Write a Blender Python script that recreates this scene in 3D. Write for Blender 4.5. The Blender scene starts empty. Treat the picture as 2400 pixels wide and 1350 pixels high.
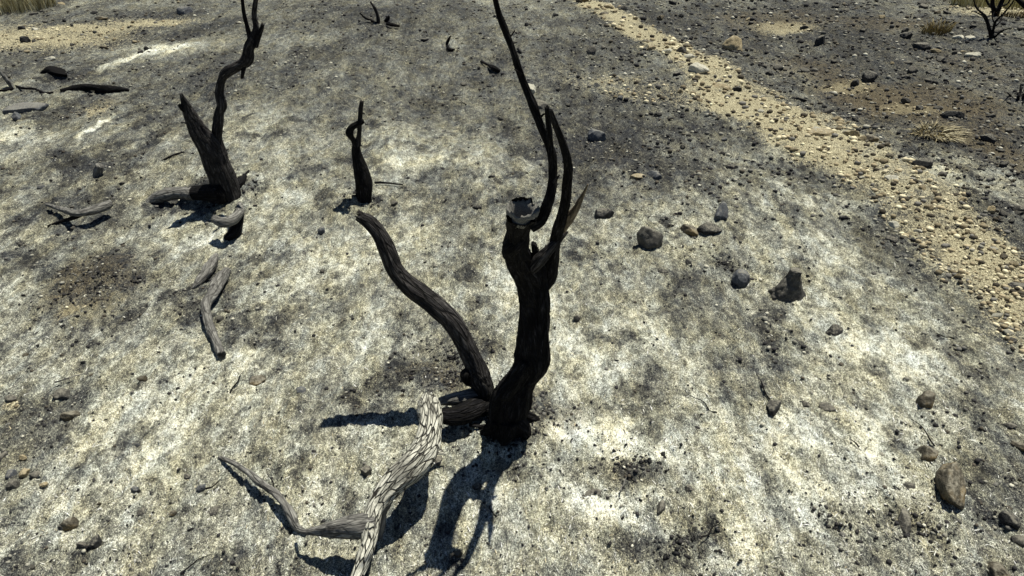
import bpy, math, random
import numpy as np

# ------------------------------------------------------------------ camera, sky, sun
S = bpy.context.scene
C = bpy.context.collection
F_PX = 1564.0                      # focal length in pixels of the 2400 px wide photograph
CAM_H, PITCH = 2.0, math.radians(34)
cam_d = bpy.data.cameras.new('camera'); cam = bpy.data.objects.new('camera', cam_d); C.objects.link(cam)
cam_d.sensor_width = 36; cam_d.lens = F_PX / 2400 * 36; cam_d.clip_end = 500; cam_d.clip_start = 0.02
cam.location = (0, 0, CAM_H); cam.rotation_euler = (math.pi / 2 - PITCH, 0, 0)
S.camera = cam

SHX, SHY = -0.25, -0.31            # where a shadow falls, per metre of height
elev = math.atan2(1, math.hypot(SHX, SHY)); azim = math.atan2(-SHX, -SHY)   # from +Y towards +X
w = bpy.data.worlds.new('World'); S.world = w; w.use_nodes = True
nt = w.node_tree; bg = nt.nodes['Background']
sky = nt.nodes.new('ShaderNodeTexSky'); sky.sky_type = 'NISHITA'; sky.sun_disc = False
sky.sun_elevation = elev; sky.sun_rotation = azim; sky.air_density = 1.0; sky.dust_density = 0.2; sky.altitude = 2500
nt.links.new(sky.outputs[0], bg.inputs[0]); bg.inputs[1].default_value = 0.05
sl = bpy.data.lights.new('sun', 'SUN'); sl.energy = 5.0; sl.angle = math.radians(0.5); sl.color = (1.0, 0.958, 0.82)
so = bpy.data.objects.new('sun', sl); C.objects.link(so); so.location = (3, 6, 12)
so.rotation_euler = (math.atan(math.hypot(SHX, SHY)), 0, math.pi - azim)
S.view_settings.view_transform = 'Standard'; S.view_settings.look = 'None'
S.view_settings.exposure = 0.42; S.view_settings.gamma = 1.0

# ------------------------------------------------------------------ numpy noise
def _h(ix, iy, iz, seed):
    n = (ix.astype(np.int64) * 374761393 + iy.astype(np.int64) * 668265263 + iz.astype(np.int64) * 2147483647 + seed * 144269504) & 0xffffffff
    n = ((n ^ (n >> 13)) * 1274126177) & 0xffffffff
    n = ((n ^ (n >> 16)) * 2246822519) & 0xffffffff
    return ((n ^ (n >> 15)) & 0xffffff) / float(0xffffff) * 2 - 1
def vnoise(x, y, z=0.0, seed=0):
    x = np.asarray(x, float); y = np.asarray(y, float) + 0 * x; z = np.asarray(z, float) + 0 * x
    ix, iy, iz = np.floor(x), np.floor(y), np.floor(z)
    fx, fy, fz = x - ix, y - iy, z - iz
    ux, uy, uz = [f * f * f * (f * (f * 6 - 15) + 10) for f in (fx, fy, fz)]
    def g(a, b, c): return _h(ix + a, iy + b, iz + c, seed)
    x00 = g(0,0,0) * (1-ux) + g(1,0,0) * ux; x10 = g(0,1,0) * (1-ux) + g(1,1,0) * ux
    x01 = g(0,0,1) * (1-ux) + g(1,0,1) * ux; x11 = g(0,1,1) * (1-ux) + g(1,1,1) * ux
    return (x00 * (1-uy) + x10 * uy) * (1-uz) + (x01 * (1-uy) + x11 * uy) * uz
def vn2(x, y, seed=0):
    ix, iy = np.floor(x), np.floor(y); fx, fy = x - ix, y - iy
    ux, uy = [f * f * f * (f * (f * 6 - 15) + 10) for f in (fx, fy)]
    o = np.zeros_like(ix)
    def g(a, b): return _h(ix + a, iy + b, o, seed)
    return (g(0,0) * (1-ux) + g(1,0) * ux) * (1-uy) + (g(0,1) * (1-ux) + g(1,1) * ux) * uy
def fbm2(x, y, sc, octs=4, seed=0, rough=0.55):
    x = np.asarray(x, float) * sc; y = np.asarray(y, float) * sc
    a, t, r = 1.0, 0.0, 0.0
    for o in range(octs):
        c, s = math.cos(0.7 * o), math.sin(0.7 * o)
        r = r + a * vn2((x * c - y * s) + 17.3 * o, (x * s + y * c) - 9.1 * o, seed + o)
        t += a; a *= rough; x = x * 2.03; y = y * 2.03
    return r / t
def fbm3(x, y, z, octs=3, seed=0, rough=0.55):
    a, t, r = 1.0, 0.0, 0.0
    for o in range(octs):
        r = r + a * vnoise(x + 5.1 * o, y - 3.7 * o, z + 1.9 * o, seed + o)
        t += a; a *= rough; x = x * 2.1; y = y * 2.1; z = z * 2.1
    return r / t
def sstep(a, b, v):
    t = np.clip((v - a) / (b - a), 0, 1); return t * t * (3 - 2 * t)

# ------------------------------------------------------------------ projecting between photo and ground
ct, st = math.cos(PITCH), math.sin(PITCH)
def ray(px, py):
    a, b = (px - 1200) / F_PX, (py - 675) / F_PX
    return np.array([a, ct - b * st, -st - b * ct])
def flat(px, py):
    d = ray(px, py); t = -CAM_H / d[2]; return d[0] * t, d[1] * t
def depth_of(p): return p[1] * ct + (CAM_H - p[2]) * st

# ------------------------------------------------------------------ the lie of the land
HUMPS = [  # photo x, photo y, radius (m), height (m)
    (1180, 985, 0.22, 0.030), (540, 465, 0.30, 0.05), (850, 470, 0.25, 0.03), (70, 250, 0.5, 0.05), (1900, 330, 0.5, 0.05),
    (1640, 170, 0.7, 0.07), (2190, 300, 0.35, 0.06), (235, 640, 0.28, 0.045), (1480, 1110, 0.16, 0.03), (2150, 1240, 0.2, 0.02),
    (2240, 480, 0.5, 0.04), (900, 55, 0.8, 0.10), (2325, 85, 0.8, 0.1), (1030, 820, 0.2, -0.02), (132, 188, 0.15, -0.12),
    (1700, 480, 0.4, 0.03), (1100, 380, 0.5, 0.04), (600, 200, 0.5, 0.05)]
HW = [(flat(a, b) + (c, d)) for a, b, c, d in HUMPS]
def h_coarse(x, y):
    x = np.asarray(x, float); y = np.asarray(y, float)
    h = 0.10 * fbm2(x, y * 0.7, 0.35, 2, 11) * sstep(1.0, 6.0, np.abs(y)) + 0.035 * fbm2(x, y * 0.6, 1.3, 3, 21)
    for hx, hy, r, a in HW:
        h = h + a * np.exp(-((x - hx) ** 2 + (y - hy) ** 2) / (r * r))
    far = np.clip(np.hypot(x, y) - 14, 0, None)
    return h + far * 0.04 + 0.02 * far * fbm2(x, y, 0.05, 2, 5)
def h_fine(x, y):
    t = band(x, y)
    lump = fbm2(x * 1.6, y, 9, 4, 31)
    st_ = sstep(0.3, -1.2, x) * sstep(2.6, 4.2, y) * sstep(9, 6.5, y)
    h = 0.024 * lump + 0.030 * t * np.abs(fbm2(x, y, 6, 3, 48)) + 0.022 * t + 0.014 * np.abs(fbm2(x * 1.5, y, 22, 3, 41)) + st_ * 0.035 * fbm2(x * 1.0, y * 0.22, 4.5, 3, 45) + 0.0045 * fbm2(x * 1.3, y, 75, 2, 51) + 0.0022 * fbm2(x, y, 190, 1, 61)
    return h * (1 - 0.45 * t)
BAND = np.array([(-0.2, 16.0), (0.75, 11.8), (1.12, 10.4), (1.78, 8.1), (2.10, 6.5), (2.43, 5.3), (2.64, 4.2), (2.60, 3.3), (2.68, 2.6), (2.9, 1.5), (2.9, -3)])
def band(x, y):
    x = np.asarray(x, float); y = np.asarray(y, float)
    c = np.interp(-y, -BAND[:, 1], BAND[:, 0])
    wv = 0.16 * fbm2(x, y, 1.4, 3, 71) + 0.12 * fbm2(x, y, 5, 3, 72)
    wd = np.interp(y, [2.5, 3.2, 4.0, 5.3, 6.5, 8.1, 10.4, 12], [0.26, 0.25, 0.27, 0.42, 0.36, 0.27, 0.20, 0.15])
    m = 1 - sstep(wd * 0.35, wd * 1.6, np.abs(x - c + wv))
    # the paler arm that leaves the track towards the left
    bx, by = flat(1560, 225)
    d = np.hypot((x - bx) / 1.15, (y - by + (x - bx) * 0.55) / 0.42)
    return np.clip(m + 0.5 * (1 - sstep(0.3, 1.2, d + wv * 2)), 0, 1)
def height(x, y): return h_coarse(x, y) + h_fine(x, y)
def ground(px, py):
    x, y = flat(px, py); z = 0.0
    d = ray(px, py)
    for _ in range(6):
        z = float(h_coarse(np.array([x]), np.array([y]))[0]); t = (z - CAM_H) / d[2]; x, y = d[0] * t, d[1] * t
    z = float(height(np.array([x]), np.array([y]))[0])
    return np.array([x, y, z])
def at(px, py, Y):
    d = ray(px, py); t = Y / d[1]; return np.array([d[0] * t, Y, CAM_H + d[2] * t])

# ------------------------------------------------------------------ objects
def tag(o, label=None, cat=None, group=None, kind=None):
    if label: o['label'] = label
    if cat: o['category'] = cat
    if group: o['group'] = group
    if kind: o['kind'] = kind
    return o
def root(name, loc, label, cat, group=None):
    o = bpy.data.objects.new(name, None); C.objects.link(o); o.location = tuple(float(v) for v in loc); o.empty_display_size = 0.05
    return tag(o, label, cat, group)
def mesh(name, v, f, mat, parent=None, smooth=True, attrs=None):
    v = np.asarray(v, np.float32)
    me = bpy.data.meshes.new(name)
    org = np.zeros(3, np.float32)
    if parent is not None: org = np.array(parent.location, np.float32)
    v = v - org
    if isinstance(f, np.ndarray):
        n, k = f.shape
        me.vertices.add(len(v)); me.vertices.foreach_set('co', v.ravel())
        me.loops.add(n * k); me.loops.foreach_set('vertex_index', f.ravel().astype(np.int32))
        me.polygons.add(n); me.polygons.foreach_set('loop_start', np.arange(0, n * k, k, dtype=np.int32))
        me.update(calc_edges=True)
    else:
        me.from_pydata(v.tolist(), [], f)
    if attrs:
        for an, (ty, arr) in attrs.items():
            a = me.attributes.new(an, ty, 'POINT')
            a.data.foreach_set({'FLOAT': 'value', 'FLOAT_VECTOR': 'vector', 'FLOAT_COLOR': 'color'}[ty], np.asarray(arr, np.float32).ravel())
    if smooth: me.polygons.foreach_set('use_smooth', np.ones(len(me.polygons), bool))
    me.materials.append(mat)
    o = bpy.data.objects.new(name, me); C.objects.link(o)
    if parent is not None: o.parent = parent
    return o

# ------------------------------------------------------------------ materials
def newmat(name, rough=0.9, spec=0.2):
    m = bpy.data.materials.new(name); m.use_nodes = True
    b = m.node_tree.nodes['Principled BSDF']; b.inputs['Roughness'].default_value = rough
    b.inputs['Specular IOR Level'].default_value = spec
    return m, m.node_tree, b
def N(nt, t, **kw):
    n = nt.nodes.new('ShaderNode' + t)
    for k, v in kw.items():
        if k.startswith('i_'): n.inputs[k[2:].replace('_', ' ')].default_value = v
        else: setattr(n, k, v)
    return n
def ramp(nt, src, stops):
    r = nt.nodes.new('ShaderNodeValToRGB'); e = r.color_ramp.elements
    while len(e) < len(stops): e.new(0.5)
    for q, (p, c) in zip(e, stops):
        q.position = p; q.color = (c if isinstance(c, tuple) else (c, c, c)) + (1,)
    nt.links.new(src, r.inputs[0]); return r.outputs[0]
def mix(nt, fac, a, b, mode='MIX'):
    m = nt.nodes.new('ShaderNodeMix'); m.data_type = 'RGBA'; m.blend_type = mode
    for i, s in ((0, fac), (6, a), (7, b)):
        if hasattr(s, 'node'): nt.links.new(s, m.inputs[i])
        else: m.inputs[i].default_value = s if i == 0 else tuple(s) + (1,)
    return m.outputs[2]
def math_(nt, op, a, b=0.0, c=0.0):
    m = nt.nodes.new('ShaderNodeMath'); m.operation = op
    for i, s in enumerate((a, b, c)):
        if hasattr(s, 'node'): nt.links.new(s, m.inputs[i])
        else: m.inputs[i].default_value = s
    return m.outputs[0]
def noise(nt, vec, scale, detail=3, rough=0.6, dist=0.0):
    n = N(nt, 'TexNoise', i_Scale=scale, i_Detail=detail, i_Roughness=rough, i_Distortion=dist)
    nt.links.new(vec, n.inputs['Vector']); return n.outputs['Fac']
def bump(nt, b, hgt, dist, strength=1.0, prev=None):
    n = N(nt, 'Bump', i_Strength=strength, i_Distance=dist); nt.links.new(hgt, n.inputs['Height'])
    if prev: nt.links.new(prev, n.inputs['Normal'])
    nt.links.new(n.outputs[0], b.inputs['Normal']); return n.outputs[0]

def ground_material():
    m, nt, b = newmat('burnt_ground', 0.95, 0.1)
    pos = N(nt, 'NewGeometry').outputs['Position']
    mp = N(nt, 'Mapping'); mp.inputs['Scale'].default_value = (1.35, 0.75, 1); nt.links.new(pos, mp.inputs[0]); v = mp.outputs[0]
    at_ = N(nt, 'Attribute', attribute_name='soil'); sep = N(nt, 'SeparateColor'); nt.links.new(at_.outputs['Color'], sep.inputs[0])
    ash, tan, brown = sep.outputs[0], sep.outputs[1], sep.outputs[2]
    n1 = noise(nt, v, 22, 4, 0.65, 0.4); n2 = noise(nt, v, 90, 3, 0.7); n3 = noise(nt, v, 260, 2, 0.8)
    # ash cover: attribute plus breakup by finer noise
    k = math_(nt, 'ADD', ash, math_(nt, 'MULTIPLY', math_(nt, 'SUBTRACT', n1, 0.5), 1.05))
    k = math_(nt, 'ADD', k, math_(nt, 'MULTIPLY', math_(nt, 'SUBTRACT', n2, 0.5), 1.25))
    k = math_(nt, 'ADD', k, math_(nt, 'MULTIPLY', math_(nt, 'SUBTRACT', n3, 0.5), 2.3))
    col = ramp(nt, k, [(0.0, (.020, .021, .024)), (0.22, (.072, .073, .072)), (0.5, (.185, .184, .154)), (0.74, (.385, .387, .31)), (0.92, (.70, .705, .60)), (1.0, (.93, .93, .85))])
    hue = noise(nt, v, 5, 3, 0.6)
    col = mix(nt, ramp(nt, hue, [(0.40, 0.0), (0.64, 0.5)]), col, mix(nt, 1.0, col, (1.0, .91, .66), 'MULTIPLY'))
    hue2 = noise(nt, v, 9, 2, 0.6, 1.0)
    col = mix(nt, ramp(nt, hue2, [(0.42, 0.0), (0.62, 0.5)]), col, mix(nt, 1.0, col, (.84, .93, 1.10), 'MULTIPLY'))
    # bare tan subsoil
    kt = math_(nt, 'ADD', math_(nt, 'MULTIPLY', n2, 0.5), math_(nt, 'MULTIPLY', n3, 0.5))
    tcol = ramp(nt, kt, [(0.34, (.045, .038, .026)), (0.44, (.18, .158, .105)), (0.54, (.42, .38, .25)), (0.65, (.86, .81, .58))])
    tf = math_(nt, 'ADD', tan, math_(nt, 'MULTIPLY', math_(nt, 'SUBTRACT', n1, 0.5), 1.5))
    tf = math_(nt, 'ADD', tf, math_(nt, 'MULTIPLY', math_(nt, 'SUBTRACT', n2, 0.5), 1.6))
    col = mix(nt, ramp(nt, tf, [(0.30, 0.0), (0.85, 0.92)]), col, tcol)
    bcol = ramp(nt, kt, [(0.36, (.024, .020, .014)), (0.50, (.090, .072, .045)), (0.64, (.25, .205, .12))])
    bf = math_(nt, 'ADD', brown, math_(nt, 'MULTIPLY', math_(nt, 'SUBTRACT', n1, 0.5), 1.5))
    bf = math_(nt, 'ADD', bf, math_(nt, 'MULTIPLY', math_(nt, 'SUBTRACT', n2, 0.5), 0.8))
    col = mix(nt, ramp(nt, bf, [(0.35, 0.0), (0.85, 0.7)]), col, bcol)
    nt.links.new(col, b.inputs['Base Color'])
    hh = math_(nt, 'ADD', math_(nt, 'MULTIPLY', n2, 0.6), math_(nt, 'MULTIPLY', n3, 0.4))
    bump(nt, b, hh, 0.012, 1.0)
    return m
def wood_material(name, stops, scale=60, bdist=0.004, crack=0.5, rough=0.75, spec=0.3, patch=None, crackcol=(.012, .011, .010), cw=0.13):
    m, nt, b = newmat(name, rough, spec)
    g = N(nt, 'Attribute', attribute_name='grain').outputs['Vector']
    n1 = noise(nt, g, scale, 4, 0.65, 0.6); n2 = noise(nt, g, scale * 4, 2, 0.7)
    k = math_(nt, 'ADD', math_(nt, 'MULTIPLY', n1, 0.65), math_(nt, 'MULTIPLY', n2, 0.35))
    col = ramp(nt, k, stops)
    vo = N(nt, 'TexVoronoi', feature='DISTANCE_TO_EDGE', i_Scale=scale * 0.8)
    ds = N(nt, 'VectorMath', operation='ADD'); nz = N(nt, 'TexNoise', i_Scale=scale * 0.9, i_Detail=2)
    nt.links.new(g, nz.inputs['Vector']); sc = N(nt, 'VectorMath', operation='SCALE', i_Scale=0.35 / scale * 1.2); nt.links.new(nz.outputs['Color'], sc.inputs[0])
    nt.links.new(g, ds.inputs[0]); nt.links.new(sc.outputs[0], ds.inputs[1]); nt.links.new(ds.outputs[0], vo.inputs['Vector'])
    cr = ramp(nt, vo.outputs['Distance'], [(0.0, 1.0), (cw, 0.0)])
    crf = math_(nt, 'MULTIPLY', cr, math_(nt, 'MULTIPLY', ramp(nt, n1, [(0.38, 0.35), (0.52, 1.0)]), crack)); crf = math_(nt, 'MINIMUM', crf, 1.0)
    col = mix(nt, crf, col, crackcol)
    if patch:
        pos = N(nt, 'NewGeometry').outputs['Position']
        pf = noise(nt, pos, patch[0], 3, 0.6)
        col = mix(nt, ramp(nt, pf, [(patch[2], 0.0), (patch[2] + 0.12, patch[3])]), col, patch[1])
    nt.links.new(col, b.inputs['Base Color'])
    hgt = math_(nt, 'SUBTRACT', k, math_(nt, 'MULTIPLY', cr, 0.5 * crack))
    bump(nt, b, hgt, bdist)
    return m
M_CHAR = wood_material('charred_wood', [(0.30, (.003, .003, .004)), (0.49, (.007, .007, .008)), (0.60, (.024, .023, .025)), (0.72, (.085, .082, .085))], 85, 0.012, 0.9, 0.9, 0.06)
M_STEM = wood_material('scorched_wood', [(0.32, (.008, .0075, .008)), (0.48, (.026, .024, .025)), (0.60, (.070, .066, .065)), (0.74, (.22, .21, .20))], 75, 0.012, 0.9, 0.9, 0.12,
                       (14, (.012, .011, .012), 0.50, 0.75))
M_PALE = wood_material('ashy_bark', [(0.30, (.22, .215, .19)), (0.44, (.40, .395, .34)), (0.55, (.62, .61, .53)), (0.68, (.90, .89, .80))], 100, 0.012, 1.5, 0.9, 0.1,
                       (9, (.13, .125, .11), 0.52, 0.7), (.03, .028, .025), 0.11)
M_GREY = wood_material('weathered_wood', [(0.30, (.07, .067, .063)), (0.48, (.15, .146, .137)), (0.60, (.27, .265, .245)), (0.73, (.50, .49, .45))], 70, 0.008, 0.7, 0.85, 0.15,
                       (18, (.03, .028, .028), 0.56, 0.8))
M_CUT = wood_material('cut_wood', [(0.30, (.10, .098, .092)), (0.48, (.26, .255, .24)), (0.60, (.48, .47, .43)), (0.72, (.80, .79, .72))], 160, 0.008, 0.4, 0.9, 0.1)
M_BROWN = wood_material('splintered_wood', [(0.30, (.03, .024, .018)), (0.5, (.12, .095, .065)), (0.65, (.26, .21, .15)), (0.75, (.45, .40, .32))], 90, 0.006, 0.6)
def rock_material(name, stops, patch, sc=30, pthr=0.52, pst=0.8, dust=0.55):
    m, nt, b = newmat(name, 0.85, 0.25)
    tc = N(nt, 'TexCoord').outputs['Object']
    n1 = noise(nt, tc, sc * 1.6, 5, 0.65, 0.5); n2 = noise(nt, tc, sc * 8, 2, 0.8)
    k = math_(nt, 'ADD', math_(nt, 'MULTIPLY', n1, 0.6), math_(nt, 'MULTIPLY', n2, 0.4))
    col = ramp(nt, k, stops)
    n3 = noise(nt, tc, sc * 0.5, 3, 0.6)
    col = mix(nt, ramp(nt, n3, [(pthr, 0.0), (pthr + 0.13, pst)]), col, patch)
    gz = N(nt, 'SeparateXYZ'); nt.links.new(N(nt, 'NewGeometry').outputs['Normal'], gz.inputs[0])
    dz = math_(nt, 'ADD', math_(nt, 'MULTIPLY', gz.outputs[2], 0.5), math_(nt, 'MULTIPLY', noise(nt, tc, sc * 2.5, 4, 0.75), 0.9))
    col = mix(nt, ramp(nt, dz, [(0.80, 0.0), (1.02, dust)]), col, (.33, .31, .25))   # settled ash
    nt.links.new(col, b.inputs['Base Color']); bump(nt, b, k, 0.014)
    return m
M_RGREY = rock_material('grey_stone', [(0.35, (.04, .038, .035)), (0.55, (.11, .104, .092)), (0.7, (.26, .25, .22))], (.05, .048, .048))
M_RDARK = rock_material('sooty_stone', [(0.35, (.014, .014, .016)), (0.55, (.042, .042, .043)), (0.7, (.11, .108, .10))], (.015, .015, .017))
M_RBLUE = rock_material('slate_stone', [(0.35, (.055, .06, .068)), (0.55, (.125, .133, .145)), (0.7, (.27, .28, .29))], (.06, .062, .075))
M_RTAN = rock_material('tan_stone', [(0.35, (.16, .125, .07)), (0.55, (.40, .33, .20)), (0.7, (.62, .54, .37))], (.16, .13, .085), 24, 0.56)
M_RPALE = rock_material('pale_stone', [(0.35, (.34, .33, .27)), (0.55, (.60, .58, .48)), (0.7, (.78, .77, .68))], (.30, .27, .2), 24, 0.6, 0.6)
M_RBRWN = rock_material('brown_stone', [(0.35, (.035, .03, .022)), (0.55, (.10, .088, .066)), (0.7, (.22, .20, .16))], (.19, .135, .06), 16, 0.50, 0.7)
RM = dict(g=M_RGREY, d=M_RDARK, b=M_RBLUE, t=M_RTAN, p=M_RPALE, r=M_RBRWN)
def litter_material(name, rough=0.9):
    m, nt, b = newmat(name, rough, 0.15)
    a = N(nt, 'Attribute', attribute_name='tint').outputs['Color']
    pos = N(nt, 'NewGeometry').outputs['Position']; n1 = noise(nt, pos, 160, 2, 0.7)
    nt.links.new(mix(nt, 1.0, a, ramp(nt, n1, [(0.3, 0.6), (0.7, 1.0)]), 'MULTIPLY'), b.inputs['Base Color'])
    return m
M_GRAVEL = litter_material('loose_gravel'); M_ASH = litter_material('ash_flakes', 0.95); M_STRAW = litter_material('dry_straw', 0.8)
M_COAL = litter_material('charcoal_bits', 0.6)

# ------------------------------------------------------------------ the ground, one sheet
BLOBS = [(1880, 150, 110, 35, .05, .30), (2010, 215, 110, 45, .04, .35), (2130, 265, 110, 45, .06, .35), (2240, 240, 130, 60, .04, .3), (2290, 160, 90, 40, .06, .2), (2340, 370, 70, 60, .02, .3), (1800, 40, 160, 30, .04, .3), (2070, 60, 120, 30, .04, .3), (2280, 430, 110, 50, .22, 0), (2200, 400, 80, 40, .1, 0),
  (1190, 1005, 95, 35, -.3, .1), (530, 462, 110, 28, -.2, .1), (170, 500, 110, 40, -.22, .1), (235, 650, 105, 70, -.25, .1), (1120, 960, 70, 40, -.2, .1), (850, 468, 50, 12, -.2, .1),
    # soil patches given by where they lie in the photograph: x, y, half width, half height, ash, brown
    (2000, 120, 560, 170, -.18, .26), (1500, 330, 330, 140, -.17, .0), (2250, 330, 260, 190, -.15, .25), (1350, 200, 240, 170, -.14, .12), (1300, 950, 150, 90, -.02, .18), (1500, 60, 140, 60, -.1, .1), (1050, 160, 190, 120, -.06, .12),
    (2330, 560, 160, 140, -.22, 0), (2130, 560, 130, 90, -.24, 0), (2250, 700, 130, 90, -.24, .0), (2330, 850, 110, 110, -.18, 0), (2370, 1020, 90, 150, -.16, 0), (2350, 1200, 130, 140, -.20, .0),
    (1960, 420, 150, 60, -.18, 0), (1400, 350, 110, 40, -.16, .2), (1100, 470, 170, 40, -.10, .18), (1060, 820, 110, 75, -.22, .25), (1000, 880, 90, 45, -.24, .3),
    (230, 660, 130, 85, -.14, .50), (90, 560, 150, 100, -.14, .05), (150, 760, 110, 60, -.12, .25), (80, 1000, 120, 100, -.22, .0), (40, 1120, 90, 90, -.2, 0), (90, 1310, 150, 50, -.18, 0),
    (240, 270, 60, 35, .0, .45), (160, 280, 50, 45, -.18, .05), (300, 90, 260, 90, -.04, .0), (110, 90, 190, 40, -.1, .15), (132, 190, 42, 13, -1.3, .2), (185, 186, 22, 10, -.2, .5), (235, 312, 12, 38, .5, 0), (275, 150, 24, 40, .35, 0), (380, 118, 60, 26, .3, 0), (600, 330, 40, 60, .1, 0), (1000, 370, 120, 18, .2, 0), (300, 300, 260, 160, -.08, 0), (650, 120, 350, 100, -.09, 0), (330, 60, 260, 50, -.12, 0), (900, 30, 300, 40, -.1, 0), (820, 330, 300, 110, -.03, 0), (60, 330, 80, 30, .15, 0), (230, 160, 130, 40, -.05, 0),  # the near-black oval puts the stump hole's darkness into the soil colour
    (150, 420, 150, 60, -.10, .1), (60, 350, 120, 60, .10, 0), (350, 120, 150, 30, .18, 0), (470, 110, 130, 25, .12, 0), (700, 100, 160, 35, .10, 0), (900, 250, 150, 60, -.06, 0),
    (1000, 330, 160, 50, .12, 0), (1250, 640, 110, 80, .12, 0), (450, 560, 150, 70, .10, 0), (700, 620, 160, 90, .06, 0), (520, 880, 150, 90, .08, 0), (330, 990, 190, 90, .14, 0), 
    (850, 790, 140, 90, .05, 0), (1350, 870, 130, 60, .16, 0), (1500, 800, 200, 80, .08, 0), (1420, 1020, 170, 60, .24, 0), (1400, 1190, 120, 70, .28, 0), (1950, 1010, 190, 90, .20, 0),
    (1830, 1150, 150, 90, .18, 0), (1750, 1280, 180, 60, .16, 0), (2030, 800, 160, 80, .12, 0), (2000, 1150, 130, 50, .14, 0), (640, 1220, 160, 120, .06, 0), (1130, 1260, 90, 90, .06, .1),
    (1310, 960, 90, 45, -.10, .25), (1480, 1100, 85, 42, -.26, .30), (1560, 1280, 150, 45, -.30, .0), (1390, 1160, 45, 22, -.35, .1), (1640, 1240, 60, 50, -.15, .05), (2150, 1250, 110, 45, -.10, .35), 
    (1960, 1240, 80, 28, .0, .30), (1830, 1310, 50, 35, -.05, .25), (1680, 620, 130, 60, -.06, .15), (560, 720, 60, 120, .0, .1), (620, 830, 60, 30, -.16, .05), (600, 770, 60, 25, -.1, .1),
    (2050, 930, 90, 30, .05, 0), (1600, 700, 60, 40, -.1, 0), (1950, 640, 80, 60, -.02, .1), (1290, 1290, 60, 40, .06, .1), (1900, 1060, 60, 30, -.1, .05), (790, 400, 40, 60, -.06, 0), (960, 560, 150, 80, .05, 0)]
def soil(x, y):
    ash = 0.475 + 0.18 * fbm2(x * 1.25, y * 0.8, 2.2, 4, 101) + 0.27 * fbm2(x * 1.5, y * 0.8, 6.5, 5, 111, 0.72) * (1 - .45 * sstep(4, 6.5, y))
    ash = ash + 0.14 * fbm2(x * 2.0, y * 0.4, 4, 3, 117) * sstep(2, 4, y)
    cl = sstep(.16, .52, fbm2(x * 1.4, y, 5.2, 4, 151, .6)) * sstep(7.5, 5, y)
    ash = ash + 0.07 - 0.30 * cl - 0.16 * sstep(.2, .5, fbm2(x * 1.5, y, 15, 3, 171, .6)) * sstep(5.5, 3.5, y)
    ash = ash - 0.15 * sstep(4.0, 6.5, y) - 0.06 * sstep(2.6, 4.2, y)
    brown = 0.14 * fbm2(x, y, 3.1, 3, 121)
    wx, wy = x + 0.10 * fbm2(x, y, 4, 3, 131), y + 0.14 * fbm2(x, y, 4, 3, 141)
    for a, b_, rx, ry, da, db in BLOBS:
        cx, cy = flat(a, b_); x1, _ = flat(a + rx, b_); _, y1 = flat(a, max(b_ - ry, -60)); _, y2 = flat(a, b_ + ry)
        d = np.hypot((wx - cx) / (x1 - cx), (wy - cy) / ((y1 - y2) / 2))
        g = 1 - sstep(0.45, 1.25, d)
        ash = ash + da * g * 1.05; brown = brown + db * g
    ash = ash - 0.06 * sstep(6, 9, y)
    tan = band(x, y) * np.clip(0.92 + 0.6 * fbm2(x, y, 3.0, 3, 161), 0, 1.1)
    # bare strip at the upper left, gold patch in the brown burrow
    bx, by = flat(60, 90)
    for (a, b_, sx, sy) in ((1985, 200, .35, .30), (2120, 262, .30, .30), (1840, 60, .5, .5), (60, 88, 1.6, 0.85), (200, 62, 1.0, 0.35), (175, 715, .085, .07), (240, 272, .13, .22), (8, 955, .09, .06), (350, 50, .9, .3), (2385, 30, 1.2, 1.0)):
        cx, cy = flat(a, b_); d = np.hypot((wx - cx) / sx, (wy - cy) / sy); tan = np.maximum(tan, 0.85 * (1 - sstep(0.15, 1.25, d)))
    tan = tan + 0.10 * sstep(9, 12, y) * (x < 0)
    return np.clip(ash, 0, 1), np.clip(tan, 0, 1), np.clip(brown, 0, 1)
def build_ground():
    ys = [-45, -25, -12, -6, -3, -1.5, -0.6, -0.1, 0.2, 0.4, 0.55, 0.66, 0.74, 0.8]
    y = 0.8
    while y < 11.5: y += 0.0034 * y + 0.0008; ys.append(y)
    while y < 130: y *= 1.03; ys.append(y)
    ys = np.array(ys)
    u = list(np.linspace(-0.92, 0.92, 860)); e = 0.92; out = []
    while e < 40: e = e * 1.05 + 0.002; out.append(e)
    u = np.array([-q for q in out[::-1]] + u + out)
    sc = np.maximum(ys, 0.5) * ct + CAM_H * st
    X = u[None, :] * sc[:, None]; Y = np.repeat(ys[:, None], len(u), 1)
    x, yv = X.ravel(), Y.ravel()
    z = height(x, yv)
    z = z + 0.004 * sstep(.3, .7, band(x, yv)) * fbm2(x, yv, 60, 2, 81)
    a, t, b = soil(x, yv)
    r, c = X.shape
    i = np.arange((r - 1) * c).reshape(r - 1, c)[:, :-1].ravel()
    f = np.stack([i, i + 1, i + c + 1, i + c], 1)
    col = np.stack([a, t, b, np.ones_like(a)], 1)
    o = mesh('ground', np.stack([x, yv, z], 1), f, ground_material(), attrs={'soil': ('FLOAT_COLOR', col)})
    tag(o, kind='structure')
build_ground()

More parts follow.
